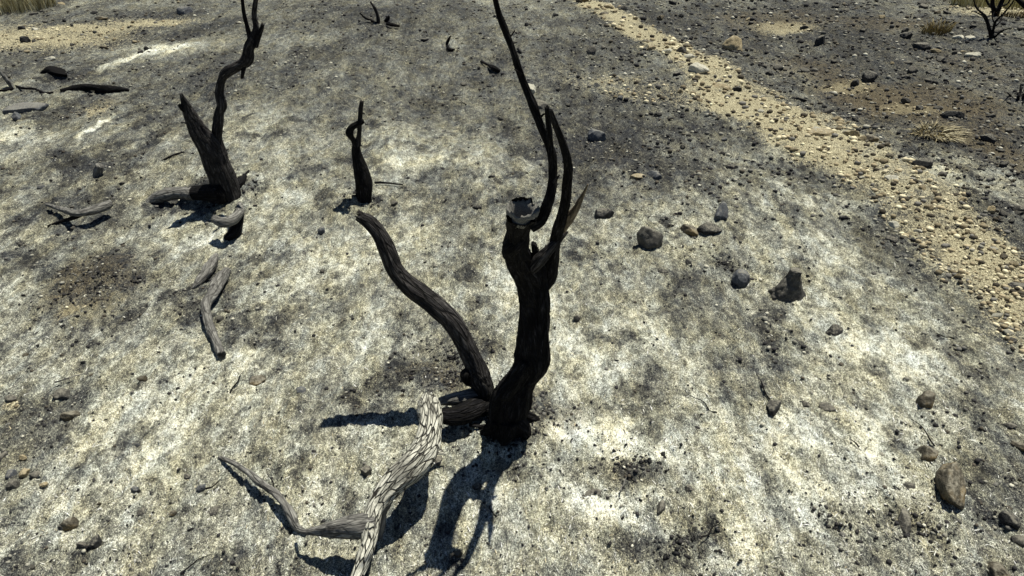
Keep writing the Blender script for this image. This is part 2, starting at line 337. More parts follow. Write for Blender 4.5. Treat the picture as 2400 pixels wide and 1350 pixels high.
# ------------------------------------------------------------------ scattered litter nobody could count
rng = np.random.default_rng(7)
def ico(sub):
    import bmesh
    bm = bmesh.new(); bmesh.ops.create_icosphere(bm, subdivisions=sub, radius=1)
    v = np.array([q.co[:] for q in bm.verts]); f = np.array([[q.index for q in p.verts] for p in bm.faces]); bm.free(); return v, f
def scatter_xy(n, ymin=0.9, ymax=11.5, power=1.7):
    uu = rng.random(n); a = 1 - power
    y = (ymin ** a + uu * (ymax ** a - ymin ** a)) ** (1 / a)
    x = (rng.random(n) * 2 - 1) * 0.86 * (y * ct + CAM_H * st)
    return x, y
def scatter(name, tv, tf, x, y, size, flatn, tint, mat, label, cat, yaw=None, sink=0.35, aniso=1.0, pitchv=0.0, smooth=False):
    n = len(x)
    if yaw is None: yaw = rng.random(n) * 6.283
    s = size[:, None]
    shape = np.stack([0.75 + 0.6 * rng.random(n), 0.75 + 0.6 * rng.random(n), flatn * (0.7 + 0.6 * rng.random(n))], 1)
    if aniso != 1.0: shape[:, 1] *= aniso * (0.5 + rng.random(n))
    V = tv[None] * shape[:, None, :] * s[:, None, :]
    V = V * (1 + 0.25 * (rng.random(V.shape[:2]) - 0.5))[..., None]
    p = pitchv * (rng.random(n) - 0.5) * 2; cp, sp = np.cos(p)[:, None], np.sin(p)[:, None]
    Y1 = V[..., 1] * cp - V[..., 2] * sp; Z1 = V[..., 1] * sp + V[..., 2] * cp
    cy, sy = np.cos(yaw)[:, None], np.sin(yaw)[:, None]
    X2 = V[..., 0] * cy - Y1 * sy; Y2 = V[..., 0] * sy + Y1 * cy
    z = height(x, y)
    P = np.stack([X2 + x[:, None], Y2 + y[:, None], Z1 + (z + size * flatn * (1 - 2 * sink))[:, None]], 2).reshape(-1, 3)
    k = len(tv); F = (tf[None] + (np.arange(n) * k)[:, None, None]).reshape(-1, tf.shape[1])
    T = np.repeat(np.concatenate([tint, np.ones((n, 1))], 1), k, 0)
    return tag(mesh(name, P, F, mat, smooth=smooth, attrs={'tint': ('FLOAT_COLOR', T)}), label, cat, kind='stuff')
iv, iff = ico(1)
def tints(n, cols, wts):
    c = np.array(cols)[rng.choice(len(cols), n, p=np.array(wts) / sum(wts))]
    return np.clip(c * (0.75 + 0.5 * rng.random((n, 1))), 0, .95)
# gravel: thick in the tan track and over the bare slope on the right, thin in the ash
x, y = scatter_xy(110000); bd = band(x, y)
right = sstep(0.2, 1.4, x - np.interp(-y, -BAND[:, 1], BAND[:, 0]) + 1.0) 
a_, t_, b_ = soil(x, y)
pr = np.clip(0.025 + 0.75 * bd + 0.40 * sstep(3.0, 5.0, y) * sstep(0.0, 1.5, x) + 0.30 * right * sstep(2.0, 3.5, y) + 0.35 * (b_ > .3) + 0.8 * (t_ > .5) + 0.10 * sstep(5, 8, y) + 0.5 * sstep(.35, .15, a_), 0, 1)
k = rng.random(len(x)) < pr; x, y, bd, t_ = x[k], y[k], bd[k], t_[k]
size = (0.0022 + 0.0060 * rng.random(len(x)) ** 3.5 * (1 + .6 * (bd > .3) + .5 * (x > 1))) * (0.6 + 0.24 * y) 
tn = tints(len(x), [(.16, .155, .14), (.035, .034, .036), (.32, .31, .26), (.60, .58, .48), (.10, .088, .07)], [3, 5, 2, .9, 2])
tt = tints(len(x), [(.44, .37, .24), (.24, .20, .13), (.80, .72, .50), (.07, .06, .045), (.20, .19, .17)], [4, 2, 4, 2, 1.5])
tn = np.where(np.maximum(bd, t_)[:, None] > .4, tt, tn)
scatter('gravel', iv, iff, x, y, size, 0.7, tn, M_GRAVEL, 'loose small gravel strewn over the tan track and the burnt slope', 'gravel', sink=0.3)
# ash flakes and burnt stalk shreds, lying along the slope
fv = np.array([(-.12, -1, 0), (.12, -1, .03), (.16, 0, .20), (-.16, 0, .17), (.06, 1, 0.02), (-.06, 1, 0)], float); ff = np.array([(0, 1, 2, 3), (3, 2, 4, 5)])
x, y = scatter_xy(90000, 0.9, 9, 1.9); a_, t_, b_ = soil(x, y); bd = t_
k = (rng.random(len(x)) < np.clip((a_ - 0.30) * 2.0, 0.03, 1) * (1 - .65 * sstep(3, 5.5, y))) & (bd < .3); x, y, a_ = x[k], y[k], a_[k]
size = (0.0028 + 0.0062 * rng.random(len(x)) ** 2.6) * (0.75 + 0.10 * y)
tn = tints(len(x), [(.88, .88, .82), (.60, .59, .53), (.30, .29, .26), (.09, .088, .088), (.55, .48, .33)], [4, 3.5, 2.2, 2.0, .9])
yaw = rng.normal(0, 0.75, len(x)) * 1.0 - 0.15 * x
scatter('ash_litter', fv, ff, x, y, size, 1.0, tn, M_ASH, 'pale ash flakes and burnt straw shreds covering the soil', 'ash', yaw=yaw, sink=0.35, aniso=1.1, pitchv=0.5)
# black char crumbs
x, y = scatter_xy(6000, 0.9, 11.5, 1.7); k = band(x, y) < 2; x, y = x[k], y[k]
size = (0.0016 + 0.0050 * rng.random(len(x)) ** 3) * (0.6 + 0.20 * y)
for bx_, by_, nn, rr_ in ((1188, 1000, 420, .13), (1128, 955, 260, .11), (530, 462, 340, .17), (853, 470, 140, .09), (235, 680, 200, .16), (240, 272, 120, .2), (1490, 1110, 160, .08), (1960, 1240, 120, .1), (1600, 1290, 160, .1), (2150, 1250, 160, .1), (1060, 830, 200, .12), (1700, 620, 120, .14)):
    cx_, cy_ = flat(bx_, by_); q_ = np.abs(rng.normal(0, 1, nn)) * rr_; a_ = rng.random(nn) * 6.283
    x = np.concatenate([x, cx_ + q_ * np.cos(a_)]); y = np.concatenate([y, cy_ + q_ * np.sin(a_)])
    size = np.concatenate([size, (.002 + .007 * rng.random(nn) ** 2.5) * (.7 + .13 * cy_)])
scatter('charcoal_crumbs', iv, iff, x, y, size, 0.55, tints(len(x), [(.012, .012, .013), (.04, .038, .038)], [2, 1]), M_COAL,
        'black charcoal crumbs scattered over the ash', 'charcoal', sink=0.15, aniso=1.2)

# ------------------------------------------------------------------ stones
def rock_mesh(seed, sub=4, ang=0.5):
    v, f = ico(sub); r = np.random.default_rng(seed)
    for _ in range(int(9 + 14 * ang)):
        n = r.normal(size=3); n /= np.linalg.norm(n); d = 0.55 + 0.36 * r.random()
        q = v @ n; over = q > d; v[over] -= np.outer((q[over] - d) * (0.95 if ang > .3 else .8), n)
    o = r.random(3) * 50
    v = v * (1 + 0.13 * fbm3(v[:, 0] * 1.5 + o[0], v[:, 1] * 1.6 + o[1], v[:, 2] * 1.6, 3, seed)[:, None] + 0.07 * fbm3(v[:, 0] * 6 + o[0], v[:, 1] * 7, v[:, 2] * 7, 2, seed + 3)[:, None])
    return v, f
def rock(px, py, wpx, hpx, kind, label, tilt=0.0, ang=0.5, lift=0.42, tall=0.70, name='rock', cat='rock', group=None, sub=4, long=None):
    """px,py: the middle of the stone in the photograph; wpx,hpx its size there; tilt: lean of its long axis, in degrees, as seen"""
    p = ground(px, py + hpx * 0.18); dep = depth_of(p); W = wpx * dep / F_PX / 2 * 1.08
    Hh = 1.08 * hpx * dep / F_PX / 2
    seed = int(px * 7 + py * 13) % 99991
    v, f = rock_mesh(seed, sub, ang)
    sy = Hh * 1.15; sz = min(Hh, W) * tall * 1.45
    v = v * np.array([W, sy, sz])
    a = -math.radians(tilt); c, s = math.cos(a), math.sin(a)
    v = np.stack([v[:, 0] * c - v[:, 1] * s, v[:, 0] * s + v[:, 1] * c, v[:, 2]], 1)
    o = mesh(name, v, f, RM[kind]); o.location = (p[0], p[1], float(h_coarse(p[0:1], p[1:2])[0]) + 0.004 + sz * (2 * lift - 0.80))
    return tag(o, label, cat, group)
R = rock
R(1520, 563, 60, 56, 'g', 'rounded grey boulder with a buff side, alone right of the tall stump', 35, .2, .55, .85)
R(1415, 503, 48, 30, 'd', 'small sooty black stone between the stump and the rounded grey boulder', 0, .4, .5)
R(1614, 538, 58, 24, 'r', 'narrow brown stone leaning on a darker one above the ash', 38, .5, .5)
R(1662, 535, 54, 36, 'd', 'dark lumpy stone in the middle of a group of three', 0, .5, .4)
R(1690, 502, 36, 44, 'b', 'upright slate blue stone at the back of the group of three', 20, .8, .6, .9)
R(1735, 655, 36, 36, 'b', 'small smooth blue grey pebble left of the triangular rock', 0, .2, .55, .9)
R(1811, 950, 36, 54, 'd', 'dark sooty rock with a curled edge on bright ash', 24, .5, .5, .8)
R(1888, 945, 26, 20, 'g', 'little grey stone just right of the dark sooty rock', 0, .5, .3)
R(1940, 952, 40, 22, 'g', 'flat grey stone sunk in ash right of the little grey stone', 12, .3, .3)
R(2170, 940, 40, 46, 'r', 'brown rounded stone with a black shaded front on the right slope', 35, .4, .5, .9)
R(2167, 1062, 48, 40, 'r', 'olive brown stone touching the top of the large brown boulder', 0, .5, .5, 1.0)
R(2222, 1125, 62, 124, 'r', 'large long brown boulder with an ochre stain, lower right', 26, .3, .5, .9, sub=5)
R(2120, 1208, 28, 66, 'g', 'slim grey stone leaning below the large brown boulder', 16, .5, .4)
R(2128, 1138, 30, 30, 'g', 'buried grey stone left of the large brown boulder', 0, .6, .3)
R(2362, 1220, 40, 38, 'd', 'black faced stone near the right edge of the view', 20, .6, .55, .9)
R(2387, 1268, 36, 30, 'g', 'pale grey stone by the right edge below the black faced stone', 0, .5, .4)
R(2335, 1335, 46, 50, 'r', 'buff stone cut by the bottom edge at the far right', 20, .4, .4)
R(2390, 1045, 50, 22, 'r', 'pinkish brown slab half out of view at the right edge', 30, .6, .4)
R(2365, 997, 34, 16, 'g', 'thin grey slab above the pinkish brown slab', 15, .7, .45)
R(1398, 322, 58, 28, 'b', 'long slate blue stone on the grey slope behind the stump', 30, .5, .5, .9)
R(1534, 412, 58, 24, 'b', 'narrow blue grey stone pointing down the slope', 50, .4, .5)
R(1492, 413, 40, 17, 't', 'flat tan stone beside the narrow blue grey stone', 0, .5, .4)
R(1718, 108, 46, 40, 't', 'round tan boulder with a dark notch on the far right slope', 0, .3, .55, .9)
R(1920, 100, 24, 24, 'd', 'small black rock with a pale cap on the far slope', 0, .6, .6, 1.0)
R(1638, 165, 56, 30, 'p', 'biggest whitish rock in the tan gravel track', 18, .5, .5, .8)
R(1692, 205, 50, 26, 't', 'broad tan rock just below the biggest whitish rock', 25, .4, .35)
R(1726, 212, 28, 18, 'd', 'dark blocky stone on the lower side of the broad tan rock', 0, .9, .5, 1.0)
R(1617, 136, 28, 16, 'p', 'cream stone touching the upper side of the biggest whitish rock', 20, .4, .55)
R(1597, 122, 28, 20, 'g', 'rounded grey stone above the cream stone in the track', 10, .2, .55, .9)
R(1562, 123, 24, 18, 'p', 'small cream stone left of the rounded grey stone in the track', 0, .4, .55)
R(1525, 115, 26, 16, 't', 'tan stone at the left end of the stones in the track', 0, .5, .5)
R(1517, 100, 36, 14, 'r', 'low brown stone above the left end of the stones in the track', 10, .6, .5)
R(1590, 174, 30, 12, 'd', 'dark flat stone on the near side of the track stones', 0, .6, .5)
R(1594, 148, 34, 14, 'r', 'brown stone between the cream stones and the dark flat stone', 0, .6, .4)
R(1928, 312, 66, 26, 't', 'long tan slab in the widest part of the gravel track', 10, .5, .4)
R(1992, 318, 36, 20, 't', 'tan stone at the upper edge of the track, left of its neighbour', 10, .6, .55, .9)
R(2040, 330, 34, 24, 'r', 'brown stone on the edge of the track beyond the long tan slab', 20, .6, .55, .9)
R(1970, 290, 30, 14, 't', 'flat tan stone above the long tan slab', 25, .6, .5)
R(1872, 233, 40, 14, 'd', 'dark thin stone on the upper edge of the track', 28, .6, .45)
R(2085, 421, 44, 22, 'p', 'pale flat stone in the lower track', 18, .5, .5)
R(2038, 186, 34, 24, 'd', 'black rock on the far slope, larger of a pair', 25, .6, .6, 1.0)
R(2003, 200, 20, 16, 'd', 'smaller black rock beside the larger one on the far slope', 0, .6, .6, 1.0)
R(2122, 182, 28, 14, 'd', 'low black stone right of the pair of black rocks', 0, .6, .5)
R(2153, 255, 24, 20, 'd', 'black stone above the straw tuft', 25, .6, .55)
R(2232, 273, 46, 20, 'd', 'wide black rock right of the straw tuft', 22, .6, .55, .9)
R(2312, 327, 34, 20, 'd', 'black rock far right, in line below the wide black rock', 28, .6, .55, .9)
R(2162, 387, 42, 28, 'd', 'dark rock below the straw tuft on the grey slope', 30, .6, .55, .9)
R(2207, 409, 18, 16, 'g', 'small grey stone near the dark rock below the straw tuft', 0, .5, .5)
R(2281, 130, 34, 18, 'p', 'bright whitish stone below the burnt shrub', 15, .5, .5)
R(2247, 92, 28, 14, 'p', 'pale stone left of the burnt shrub foot', 10, .5, .5)
R(2273, 92, 26, 14, 'p', 'pale stone nearest to the burnt shrub foot', 10, .6, .5)
R(2160, 112, 44, 20, 'd', 'black broad rock on the upper right slope', 15, .6, .55, .9)
R(2124, 84, 26, 20, 'd', 'black stone above the broad one on the upper right slope', 35, .6, .55)
R(2180, 135, 18, 12, 'd', 'small black stone under the broad rock on the upper right slope', 0, .6, .5)
R(2388, 672, 64, 26, 'd', 'dark oval stone in the track at the right edge', 12, .3, .5)
R(2093, 527, 26, 18, 'p', 'cream stone at the near edge of the track', 40, .5, .5)
R(2088, 562, 34, 14, 'g', 'thin slanting stone in the dark ash beside the track', 40, .6, .5)
R(2153, 543, 26, 14, 'p', 'small pale stone on the track above the slanting stone', 35, .5, .5)
R(2253, 470, 22, 20, 't', 'tan stone on the dark slope past the track', 0, .5, .5)
R(2322, 493, 20, 20, 't', 'rounded buff pebble on the dark slope past the track', 0, .4, .5)
R(2390, 490, 30, 26, 'g', 'grey stone at the right edge beyond the track', 0, .5, .5)
R(437, 26, 40, 24, 'b', 'pale blue grey stone far off at the upper left', 0, .4, .5)
R(117, 138, 28, 14, 'p', 'small white stone on grey ground at the upper left', 8, .5, .45)
R(66, 248, 106, 44, 'b', 'wide bluish slab flush with the ground at the left', 0, .3, .30, .55)
R(41, 277, 22, 18, 'b', 'little white and blue stone below the wide bluish slab', 0, .4, .55, .9)
R(83, 70, 18, 10, 'p', 'white chip in the tan strip at the upper left', 0, .5, .5)
R(60, 95, 26, 14, 'd', 'black stone at the left end of the tan strip', 0, .6, .55, .9)
R(52, 68, 18, 12, 'd', 'small black stone above the tan strip at the left', 0, .6, .55, .9)
R(240, 44, 36, 10, 'r', 'flat brown stone near the dry grass', 5, .6, .5)
R(92, 92, 30, 8, 't', 'thin tan slab in the strip at the upper left', 0, .6, .5)
R(755, 544, 20, 18, 'b', 'small bluish pebble left of the leaning stem tip', 0, .4, .55, .9)
R(857, 1106, 28, 26, 'g', 'grey pebble on ash left of the pale log', 10, .5, .55, .9)
R(1027, 1080, 24, 22, 'g', 'grey pebble right of the pale log', 0, .3, .5)
R(146, 926, 40, 34, 'g', 'squarish grey stone near the left edge', -35, .7, .45)
R(163, 972, 48, 30, 'r', 'brown grey flat stone under the squarish one', -10, .6, .3)
R(169, 1226, 36, 30, 'r', 'brownish stone in the lower left, left of a black faced one', 0, .5, .5, .8)
R(225, 1272, 32, 32, 'd', 'black faced angular stone in the lower left', 0, .8, .5, .9)
R(190, 1277, 28, 16, 'g', 'small grey stone touching the black faced angular stone', 10, .6, .5)
R(148, 1232, 18, 22, 'g', 'grey pebble on the left side of the brownish stone', 0, .5, .5)
R(30, 1110, 28, 24, 'b', 'blue grey stone in the pebble group at the left edge', -20, .6, .5)
R(30, 1137, 32, 26, 'g', 'light grey stone lowest in the pebble group at the left edge', 10, .6, .45)
R(60, 1108, 22, 24, 't', 'tan stone in the pebble group at the left edge', -20, .5, .5)
R(85, 1112, 26, 14, 'g', 'thin grey stone right of the tan one at the left edge', 0, .7, .5)
R(57, 1073, 22, 14, 't', 'yellowish stone topmost in the pebble group at the left edge', 10, .5, .5)
R(6, 1070, 18, 30, 'g', 'grey stone cut by the left edge of the view', 0, .6, .5)
R(28, 936, 28, 22, 'g', 'grey stone above the gold patch at the left edge', 10, .6, .5)
R(104, 1135, 20, 12, 't', 'small orange brown stone right of the pebble group', 0, .4, .4)
R(318, 1146, 18, 14, 'b', 'small blue grey pebble alone on ash in the lower left', 0, .3, .5)
R(473, 1142, 24, 18, 'b', 'bluish pebble in a short row in the lower left ash', 0, .3, .5)
R(440, 1116, 20, 12, 'g', 'tiny grey pebble above the bluish one in the lower left ash', 0, .4, .5)
R(505, 1196, 30, 20, 'g', 'grey oval pebble below the thin dark branch', -25, .3, .4)
R(335, 1197, 28, 18, 'g', 'pale grey half buried pebble in the lower left ash', 0, .3, .35)
R(405, 1203, 18, 14, 'r', 'small brown pebble in the lower left ash', 0, .5, .5)
R(602, 888, 42, 26, 'r', 'buff half buried stone below the grey S shaped log', 0, .3, .35)
R(706, 917, 26, 22, 'b', 'angular blue grey stone on dark ash left of the stem shadow', -20, .8, .5)
R(1117, 1137, 18, 26, 'd', 'small dark stone right of the stump shadow', 20, .5, .4)
R(1385, 124, 22, 20, 'g', 'grey stone with a black side on the upper slope', 40, .6, .6, .9)
R(1243, 210, 28, 28, 'p', 'pale wedge stone behind the tall thin branch', 40, .6, .5)
R(1266, 247, 34, 30, 'g', 'pale grey rock behind the branch tips', 0, .5, .5, .8)
R(1152, 415, 20, 14, 'd', 'small black stone near the ash left of the stump', 0, .5, .5)
R(1118, 485, 28, 14, 'd', 'dark flat stone on a brown patch left of the stump top', 0, .5, .4)
R(760, 396, 18, 16, 'd', 'small dark stone left of the small forked stump', 0, .6, .5)
R(996, 94, 22, 10, 'd', 'dark low stone with a light top on the far centre slope', 0, .6, .5)
R(1365, 4, 40, 18, 'r', 'brown rock at the top end of the gravel track', 10, .6, .6, .9)
R(1425, 20, 34, 14, 't', 'tan rock second from the top of the gravel track', 10, .6, .55, .9)
R(1458, 22, 22, 16, 'g', 'rounded grey rock right of the tan rock at the track top', 0, .3, .55)
R(1415, 34, 28, 12, 'r', 'brown rock below the tan rock at the track top', 0, .6, .5)
R(1715, 392, 30, 12, 'd', 'dark flat stone on plain grey ground in the right middle', 20, .6, .5)
R(1550, 635, 24, 16, 'd', 'dark crumbling stone below the rounded grey boulder', 30, .7, .4)
R(1614, 615, 16, 18, 'd', 'tiny dark stone on buff ash right of the rounded grey boulder', 0, .5, .5)
R(1352, 746, 18, 16, 'g', 'small pebble right of the stump trunk', 0, .3, .5)
R(1955, 772, 42, 36, 'd', 'dark crumbly lump sunk in the ash on the right', 0, .8, .3)
R(2290, 785, 30, 12, 'd', 'black flake of stone in the dark ash near the track', 35, .7, .5)
R(2372, 800, 26, 16, 'd', 'black stone near the right edge below the track', 0, .6, .5)
R(1385, 1152, 56, 26, 'g', 'low grey ash covered stone on the brightest ash', -8, .3, .25)
R(1550, 1185, 24, 34, 'g', 'grey slanted stone on the bright lower ash', 30, .5, .3)
R(1613, 1145, 22, 18, 'g', 'small grey stone right of the brown hummock', 0, .6, .4)

# triangular rock, standing on its broad side
def triangle_rock():
    p = ground(1845, 690); dep = depth_of(p); s = dep / F_PX
    v, f = ico(5)
    v = v.copy(); hgt = (v[:, 2] + 1) / 2
    wv = 1.0 - 0.70 * hgt ** 1.25
    sq = np.sign(v[:, :2]) * np.abs(v[:, :2]) ** 0.7
    nx = sq[:, 0] * 42 * s * wv / np.sqrt(np.maximum(1 - v[:, 2] ** 2, .12)); nx = np.clip(nx, -40 * s, 40 * s) * (0.55 + .45 * (1 - hgt)) + hgt * 6 * s
    ny = np.clip(sq[:, 1] / np.sqrt(np.maximum(1 - v[:, 2] ** 2, .12)), -1.1, 1.1) * 26 * s * (1 - .55 * hgt)
    nz = hgt * 80 * s
    q = np.stack([nx, ny, nz], 1)
    d = fbm3(q[:, 0] * 25, q[:, 1] * 25, q[:, 2] * 25, 4, 77)
    q[:, 0] += d * 0.016; q[:, 1] += d * 0.014; q[:, 2] += fbm3(q[:, 0] * 30, q[:, 1] * 30, q[:, 2] * 30, 3, 78) * 0.008 - .02
    o = mesh('rock', q, f, M_RGREY); o.location = tuple(p)
    tag(o, 'triangular dark grey rock standing point up on the ash', 'rock')
triangle_rock()

# mid-size stones: each its own object, told apart only by the ground they lie on
def stones(n, test, kinds, wts, label, group, smin, smax, seed, ymin=2.2, ymax=11):
    r = np.random.default_rng(seed); got = 0; protos = {}
    for kd in kinds:
        for j in range(4):
            v, f = rock_mesh(seed * 31 + j * 7 + ord(kd), 3, .6)
            protos[(kd, j)] = mesh_data('stone', v, f, RM[kd])
    while got < n:
        y = ymin * (ymax / ymin) ** r.random(); x = (r.random() * 2 - 1) * 0.80 * (y * ct + CAM_H * st)
        X, Y = np.array([x]), np.array([y])
        dep = y * ct + CAM_H * st; px, py = 1200 + x / dep * F_PX, 675 + (CAM_H * ct - y * st) / dep * F_PX
        if not test(X, Y, px, py): continue
        if not (10 < px < 2390 and 3 < py < 1340): continue
        kd = r.choice(list(kinds), p=np.array(wts) / sum(wts))
        s = (smin + (smax - smin) * r.random() ** 2) * dep / F_PX
        o = bpy.data.objects.new('stone', protos[(kd, int(r.integers(4)))]); C.objects.link(o)
        sc = s * np.array([.8 + .7 * r.random(), .7 + .5 * r.random(), .55 + .4 * r.random()]); o.scale = tuple(sc)
        o.rotation_euler = (r.normal() * .15, r.normal() * .15, r.random() * 6.28)
        o.location = (x, y, float(height(X, Y)[0]) + sc[2] * 0.30)
        tag(o, label, 'stone', group); got += 1
def mesh_data(name, v, f, mat):
    o = mesh(name, v, f, mat); me = o.data; bpy.data.objects.remove(o); return me
def near_band(X, Y): return float(X[0] - np.interp(-Y[0], -BAND[:, 1], BAND[:, 0]))
stones(70, lambda X, Y, px, py: band(X, Y)[0] > .5, 'tpr', (5, 2, 3), 'small tan stone loose in the gravel track', 'small stones loose in the gravel track', 5, 12, 3)
stones(150, lambda X, Y, px, py: near_band(X, Y) > .35 and band(X, Y)[0] < .3, 'dgtr', (6, 4, 1, 1), 'small sooty stone on the burnt slope beyond the gravel track', 'small stones on the slope beyond the track', 4, 12, 4, 3.2)
stones(60, lambda X, Y, px, py: -2.6 < near_band(X, Y) < -.3 and py < 430, 'dgb', (5, 3, 1), 'small dark stone on the grey ground this side of the gravel track', 'small stones on the near side of the track', 4, 9, 5, 4.0)
stones(34, lambda X, Y, px, py: py > 450 and px < 1100 and soil(X, Y)[0][0] < .5, 'gbr', (4, 2, 2), 'small pebble half sunk in darker ash, left half', 'pebbles sunk in the darker ash', 5, 11, 6, 1.0, 4.5)
stones(40, lambda X, Y, px, py: px < 420 and py < 130, 'dtrp', (5, 2, 2, 1), 'small stone by the tan strip near the dry grass', 'small stones by the tan strip', 4, 9, 8, 6)

# ------------------------------------------------------------------ burnt wood
def spline(P, per=10):
    P = np.asarray(P, float); n = len(P); out = []
    Q = np.vstack([2 * P[0] - P[1], P, 2 * P[-1] - P[-2]])
    for i in range(n - 1):
        p0, p1, p2, p3 = Q[i:i + 4]
        for t in np.linspace(0, 1, per, endpoint=False):
            out.append(0.5 * ((2 * p1) + (-p0 + p2) * t + (2 * p0 - 5 * p1 + 4 * p2 - p3) * t * t + (-p0 + 3 * p1 - 3 * p2 + p3) * t ** 3))
    out.append(P[-1]); return np.array(out)
def tube_geo(pts, rad, n=22, per=10, seed=0, lump=0.14, ridge=0.06, oval=None, cap=True, jag=0.0, twist=0.0, gl=0.16):
    D = np.hstack([np.asarray(pts, float), np.asarray(rad, float)[:, None]])
    D = spline(D, per); P, r = D[:, :3], np.maximum(D[:, 3], 0.0006)
    T = np.gradient(P, axis=0); T /= np.linalg.norm(T, axis=1)[:, None] + 1e-9
    L = np.concatenate([[0], np.cumsum(np.linalg.norm(np.diff(P, axis=0), axis=1))])
    u = np.cross(T[0], (0, 1, 0.2)); u /= np.linalg.norm(u); V = []; G = []
    th = np.linspace(0, 2 * math.pi, n, endpoint=False); off = seed * 3.17; rb = float(r.max())
    for i in range(len(P)):
        u = u - T[i] * (u @ T[i]); u /= np.linalg.norm(u); b = np.cross(T[i], u)
        a = th + twist * L[i]
        s = L[i] / max(rb, .004)
        m = 1 + lump * fbm3(np.cos(a) * 0.9 + off, np.sin(a) * 0.9, s * 0.32 + 0 * a, 2, seed + 1) * 1.6 \
              + ridge * fbm3(np.cos(a) * 3.2 + off, np.sin(a) * 3.2, s * 0.35 + 0 * a, 3, seed + 5) * 1.8 \
              + .045 * fbm3(np.cos(a) * 7 + off, np.sin(a) * 7, s * 1.6 + 0 * a, 2, seed + 15) * min(1, n / 30)
        rr = r[i] * m
        x_, y_ = np.cos(th) * rr, np.sin(th) * rr
        ring = P[i] + np.outer(x_, u) + np.outer(y_, b)
        if jag and i == len(P) - 1: ring = ring + np.outer(jag * rb * (fbm3(np.cos(th) * 3 + off, np.sin(th) * 3, 0 * th, 2, seed + 9) + .2), T[i])
        V.append(ring); G.append(np.stack([np.cos(a) * r[i] + off, np.sin(a) * r[i], np.full(n, L[i] * gl)], 1))
    m = len(P); V = np.vstack(V); G = np.vstack(G)
    F = []
    for i in range(m - 1):
        for j in range(n):
            k = (j + 1) % n; F.append((i * n + j, i * n + k, (i + 1) * n + k, (i + 1) * n + j))
    if cap:
        V = np.vstack([V, P[0] - T[0] * r[0] * .3, P[-1] + T[-1] * r[-1] * (.45 if not jag else -.4)]); G = np.vstack([G, G[0], G[-1]])
        for j in range(n):
            k = (j + 1) % n; F.append((m * n, k, j)); F.append((m * n + 1, (m - 1) * n + j, (m - 1) * n + k))
    return V, F, G
def px_tube(rows):
    """rows: photo x, photo y, distance Y in metres, full width in photo pixels"""
    pts, rad = [], []
    for a, b, Y, wd in rows:
        p = at(a, b, Y); pts.append(p); rad.append(wd * depth_of(p) / F_PX / 2)
    return pts, rad
def wood(name, rows, mat, parent, **kw):
    pts, rad = px_tube(rows)
    V, F, G = tube_geo(pts, rad, **kw)
    return mesh(name, V, F, mat, parent, attrs={'grain': ('FLOAT_VECTOR', G)})
def lying(name, rows, mat, parent, **kw):
    """rows: photo x, photo y, full width, gap above the ground; for wood that rests on the ground"""
    pts, rad = [], []
    for a, b, wd, gap in rows:
        p = ground(a, b); z0 = float(h_coarse(p[:1], p[1:2])[0]) + .004
        r = wd * depth_of(p) / F_PX / 2
        # lift the point to its height and slide it so it still shows where the photograph has it
        hz = z0 + r * .7 + gap; d = ray(a, b); t = (hz - CAM_H) / d[2]
        pts.append(np.array([d[0] * t, d[1] * t, hz])); rad.append(wd * t / F_PX / 2)
    V, F, G = tube_geo(pts, rad, **kw)
    return mesh(name, V, F, mat, parent, attrs={'grain': ('FLOAT_VECTOR', G)})

# --- the tall stump in the middle
B = ground(1188, 1003); Y0 = B[1]
T1 = root('burnt_tree', B, 'tall black burnt tree stump with a hollow sawn top and three thin branches', 'tree')
wood('trunk', [(1180, 1035, Y0 + .0, 86), (1187, 1003, Y0 + .0, 88), (1194, 965, Y0 + .01, 92), (1203, 925, Y0 + .02, 86), (1226, 885, Y0 + .03, 66), (1247, 850, Y0 + .03, 78), (1251, 800, Y0 + .03, 68), (1252, 750, Y0 + .04, 66),
               (1248, 705, Y0 + .05, 66), (1242, 665, Y0 + .04, 66), (1230, 628, Y0 + .01, 64), (1212, 588, Y0 - .04, 58), (1214, 548, Y0 - .11, 48), (1221, 515, Y0 - .18, 62), (1225, 496, Y0 - .22, 74)],
     M_CHAR, T1, n=64, per=18, seed=3, lump=.17, ridge=.13, cap=False, twist=1.2)
wood('knot', [(1225, 560, Y0 - .12, 26), (1202, 575, Y0 - .11, 42), (1195, 592, Y0 - .08, 36), (1205, 612, Y0 - .05, 26)], M_CHAR, T1, n=24, seed=4)
wood('bark_ridge', [(1250, 570, Y0 - .02, 12), (1266, 640, Y0 + .01, 30), (1273, 720, Y0 + .01, 33), (1272, 800, Y0 + .0, 32), (1270, 848, Y0 + .0, 38), (1250, 875, Y0 + .0, 30), (1222, 905, Y0, 20)], M_CHAR, T1, n=40, seed=8, ridge=.16)
wood('bark_ridge', [(1232, 850, Y0 + -0.026, 24), (1205, 890, Y0 + -0.030, 36), (1180, 930, Y0 + -0.030, 36), (1162, 975, Y0 + -0.020, 30), (1150, 1018, Y0 + -0.010, 20)], M_CHAR, T1, n=28, seed=9, ridge=.16)
for k, rows in enumerate([
    [(1262, 282, Y0 - .17, 7), (1272, 270, Y0 - .18, 5), (1280, 264, Y0 - .19, 2)], [(1222, 175, Y0 - .18, 7), (1212, 166, Y0 - .19, 4), (1205, 163, Y0 - .2, 2)],
    [(1296, 430, Y0 - .2, 9), (1306, 418, Y0 - .22, 6), (1311, 410, Y0 - .22, 3)], [(1192, 90, Y0 - .17, 6), (1201, 80, Y0 - .17, 4), (1206, 72, Y0 - .17, 2)]]):
    wood('twig', rows, M_CHAR, T1, n=9, seed=170 + k)
